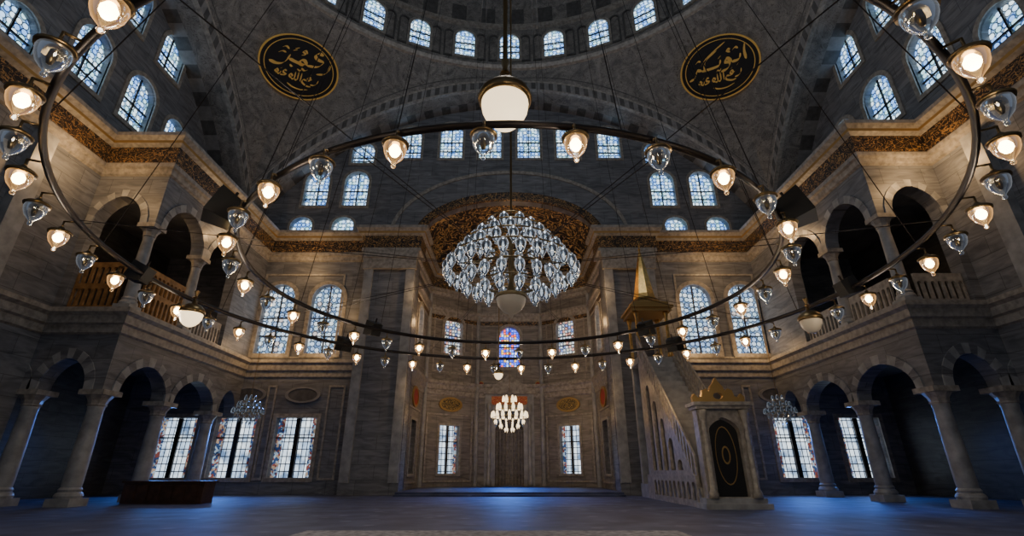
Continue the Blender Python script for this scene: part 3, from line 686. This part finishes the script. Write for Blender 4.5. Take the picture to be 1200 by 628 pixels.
# ------------------------------------------------------------------ minbar
MX=6.3
mb=empty('minbar',(MX,18.5,0),'carved marble pulpit with stairs, portal and golden conical spire','pulpit')
def mc(name,parts,mats,smooth=False,**k):
    o=J(name,parts,mats,smooth,**k); child(o,mb); return o
Y0=15.0
fp=Fr((MX,Y0,0),(0,-1,0))
child(plate('portal',fp,rect(-.74,.74,.25,2.75),[archpoly(0,.3,.9,2.15,.4,pt=.4)],.35,M['trim']),mb)
mc('portal_base',[box_geo(MX-.92,MX+.92,Y0-.25,Y0+.55,0,.14),box_geo(MX-.84,MX+.84,Y0-.12,Y0+.45,.14,.27)],[M['stone']])
for s in (-1,1):
    mc('portal_column',[lathe_geo([(0,.27),(.13,.27),(.13,.4),(.085,.5),(.075,2.3),(.12,2.5),(.14,2.65),(0,2.65)],12,(MX+s*.61,Y0-.1,0))],[M['trim']],True)
mc('portal_cornice',[box_geo(MX-.8,MX+.8,Y0-.2,Y0+.45,2.67,2.76),box_geo(MX-.88,MX+.88,Y0-.28,Y0+.5,2.76,2.86)],[M['trim']])
cres=[(-.86,2.92),(.86,2.92),(.88,3.1),(.78,3.2),(.68,3.08),(.55,3.12),(.5,3.3),(.36,3.35),(.26,3.25),(.2,3.42),(.1,3.52),(0,3.68),(-.1,3.52),(-.2,3.42),(-.26,3.25),(-.36,3.35),(-.5,3.3),(-.55,3.12),(-.68,3.08),(-.78,3.2),(-.88,3.1)]
cres=[(a*.9,b-.06) for a,b in cres]
child(plate('portal_crest',fp,cres,[[(.15*math.cos(t*math.pi/6),3.07+.1*math.sin(t*math.pi/6)) for t in range(12)]],.15,M['gilt'],z=-.05),mb)
child(plate('portal_door',fp,archpoly(0,.3,.86,2.1,.4,pt=.4),[],.05,M['black'],z=-.15),mb)
el=lambda a,b,z:[(a*math.cos(t*math.pi/12),z+b*math.sin(t*math.pi/12)) for t in range(24)]
child(plate('door_ornament',fp,el(.3,.8,1.4),[el(.285,.77,1.4)],.03,M['gilt'],z=-.13),mb)
child(plate('door_ornament',fp,el(.12,.25,1.4),[el(.09,.2,1.4)],.03,M['gilt'],z=-.13),mb)
parts=[]; ns=22
for i in range(ns):
    y=Y0+.5+i*.235; z=.27+(i)*.235; parts.append(box_geo(MX-.65,MX+.65,y,y+.26,max(0,z-.6),z))
mc('steps',parts,[M['stone']])
YE=Y0+.5+ns*.235; ZE=.27+ns*.235
for s in (-1,1):
    xx=MX+s*.72; fr=Fr((xx,0,0),(s,0,0))
    uy=fr.u.y
    tri=[(uy*(Y0+.45),0),(uy*YE,0),(uy*YE,ZE+.1),(uy*(Y0+.45),.45)]
    hs=[]
    for k in range(5):
        yc=Y0+2.0+k*.73; top=.45+(yc-.3-Y0-.45)/(YE-Y0-.45)*(ZE-.35)-.35
        if top-1.0>.25: hs.append([(uy*p[0],p[1]) for p in archpoly(yc,1.0,.5,top-1.0,min(.25,(top-1)*.5))])
    child(plate('stair_side',fr,tri,hs,.1,M['trim'],z=.05),mb)
    n=20; hs=[]; L=YE-Y0-.55; sl=(ZE-.35)/(YE-Y0-.45)
    par=[(uy*(Y0+.5),.5),(uy*YE,.5+L*sl+.04),(uy*YE,.5+L*sl+.95),(uy*(Y0+.5),1.4)]
    for k in range(n):
        y0=Y0+.62+k*(L-.1)/n; w=(L-.1)/n*.6; zb=.5+(y0-Y0-.5)*sl+.14
        hs.append([(uy*y0,zb),(uy*(y0+w),zb+w*sl),(uy*(y0+w),zb+w*sl+.55),(uy*(y0+w/2),zb+w*sl+.64),(uy*y0,zb+.55)])
    child(plate('balustrade',fr,par,hs,.06,M['trim'],z=.09),mb)
    hs=[archpoly(uy*(Y0+.75+k*.45),.18,.3,.5,.15) for k in range(10)]
    child(plate('base_arcade',fr,rect(*sorted((uy*(Y0+.5),uy*(YE+.2))),0,.85),hs,.05,M['trim'],z=.14),mb)
PY=YE; px0,px1,py0,py1=MX-.8,MX+.8,PY,PY+1.6
mc('pavilion_platform',[box_geo(px0,px1,py0,py1,0,.5),box_geo(px0+.05,px0+.3,py0+.05,py0+.3,.5,ZE-.2),box_geo(px1-.3,px1-.05,py0+.05,py0+.3,.5,ZE-.2),box_geo(px0+.05,px0+.3,py1-.3,py1-.05,.5,ZE-.2),box_geo(px1-.3,px1-.05,py1-.3,py1-.05,.5,ZE-.2),box_geo(px0,px1,py0,py1,ZE-.2,ZE+.05)],[M['stone']])
ZT=ZE+2.1
for cx in (px0+.14,px1-.14):
    for cy in (py0+.14,py1-.14):
        mc('pavilion_column',[lathe_geo([(0,ZE+.05),(.13,ZE+.05),(.12,ZE+.2),(.075,ZE+.3),(.07,ZT-.3),(.12,ZT-.1),(.13,ZT),(0,ZT)],10,(cx,cy,0))],[M['gold']],True)
mc('pavilion_canopy',[box_geo(px0-.08,px1+.08,py0-.08,py1+.08,ZT,ZT+.15),box_geo(px0-.16,px1+.16,py0-.16,py1+.16,ZT+.15,ZT+.26),box_geo(px0,px1,py0,py1,ZT+.26,ZT+.45)],[M['gilt']])
cxm,cym=(px0+px1)/2,(py0+py1)/2
mc('spire',[lathe_geo([(.74,ZT+.45),(.76,ZT+.55),(.6,ZT+.7),(.54,ZT+.8),(.48,ZT+1.0),(.25,ZT+2.3),(.06,ZT+3.2),(.02,ZT+3.3)],8,(cxm,cym,0))],[M['gold']])
mc('finial',[lathe_geo([(0,ZT+3.25),(.07,ZT+3.35),(.02,ZT+3.45),(.05,ZT+3.55),(.01,ZT+3.65),(0,ZT+3.9)],8,(cxm,cym,0))],[M['gold']])
# low wooden bench
bn=empty('wooden_bench',(-11.2,17.6,0),'low dark walnut panelled box bench beside the arcade','bench')
for nm,pp in (('top',[box_geo(-1.35,1.35,-.38,.38,.62,.68)]),('body',[box_geo(-1.3,1.3,-.33,.33,0,.62)]+[box_geo(-1.2+.4*k,-.88+.4*k,-.36,-.33,.1,.55) for k in range(6)])):
    J(nm,pp,[M['wood']],parent=bn)
# ------------------------------------------------------------------ lights
def pl(loc,p,c=(1,.60,.26),r=.12):
    L=bpy.data.lights.new('lamp_and_fill_light','POINT'); L.energy=p; L.color=c; L.shadow_soft_size=r  # used for lit lamps and for added fill points
    o=bpy.data.objects.new('lamp_and_fill_light',L); col.objects.link(o); o.location=loc
def spot(loc,to,p,c,ang=110,r=.4):
    L=bpy.data.lights.new('window_and_fill_light','SPOT'); L.energy=p; L.color=c; L.spot_size=math.radians(ang); L.spot_blend=1; L.shadow_soft_size=r  # used for window spill and for added floor pools
    o=bpy.data.objects.new('window_and_fill_light',L); col.objects.link(o); o.location=loc
    o.rotation_euler=(Vector(to)-Vector(loc)).to_track_quat('-Z','Y').to_euler()
for i,p in enumerate(lit_pos):
    if i%2==0: pl((p[0],p[1],p[2]-.12),19,(1,.84,.66))
blue=(.06,.25,1)
for s in (-1,1):
    for y in (9.4,11.9): pl((s*y,22.9,6.5),36)
    pl((s*10.6,22.6,11.0),48); pl((s*8.3,22.9,8.5),22); pl((s*4.3,22.7,9.3),32); pl((s*4.2,22.6,4.5),18); pl((s*12.2,19.5,10.7),60); pl((s*14.4,13.9,10.8),110); pl((s*4.2,26,8.6),52); pl((s*3.2,27.5,3.8),26)
    spot((s*12.9,23.2,2.6),(s*12,19.5,0),600,blue,90); spot((s*15.8,23.2,2.6),(s*14.5,18,0),350,blue)
pl((-14.6,17.6,9.0),26); pl((5.2,16.8,3.6),30); pl((0,25.2,13.3),45)  # warm points added to brighten gallery screen, pulpit and semidome
spot((0,29.5,3.4),(0,26,0),1500,blue,100); spot((0,23,9),(0,20,0),1500,blue,50); spot((9.8,17.5,7),(9.5,15.5,0),1300,blue,50); spot((-10,23,6),(-9.5,19.5,0),700,blue,55)  # blue spots added in mid-air to make pools of light on the carpet
pl((0,8.4,18.5),820,(.88,.93,1),1.5)  # added fill light, brightens dome and upper walls; no lamp hangs here
w=bpy.data.worlds.new('World'); bpy.context.scene.world=w; w.use_nodes=True
w.node_tree.nodes['Background'].inputs[0].default_value=(.55,.66,.88,1); w.node_tree.nodes['Background'].inputs[1].default_value=.13
# ------------------------------------------------------------------ camera
cd=bpy.data.cameras.new('Camera'); cam=bpy.data.objects.new('Camera',cd); col.objects.link(cam)
cam.location=(0,0,H); cam.rotation_euler=(math.radians(90+22.7),0,0)
cd.sensor_width=36; cd.lens=36*570/1200; cd.shift_x=.0025; cd.clip_end=200
bpy.context.scene.camera=cam
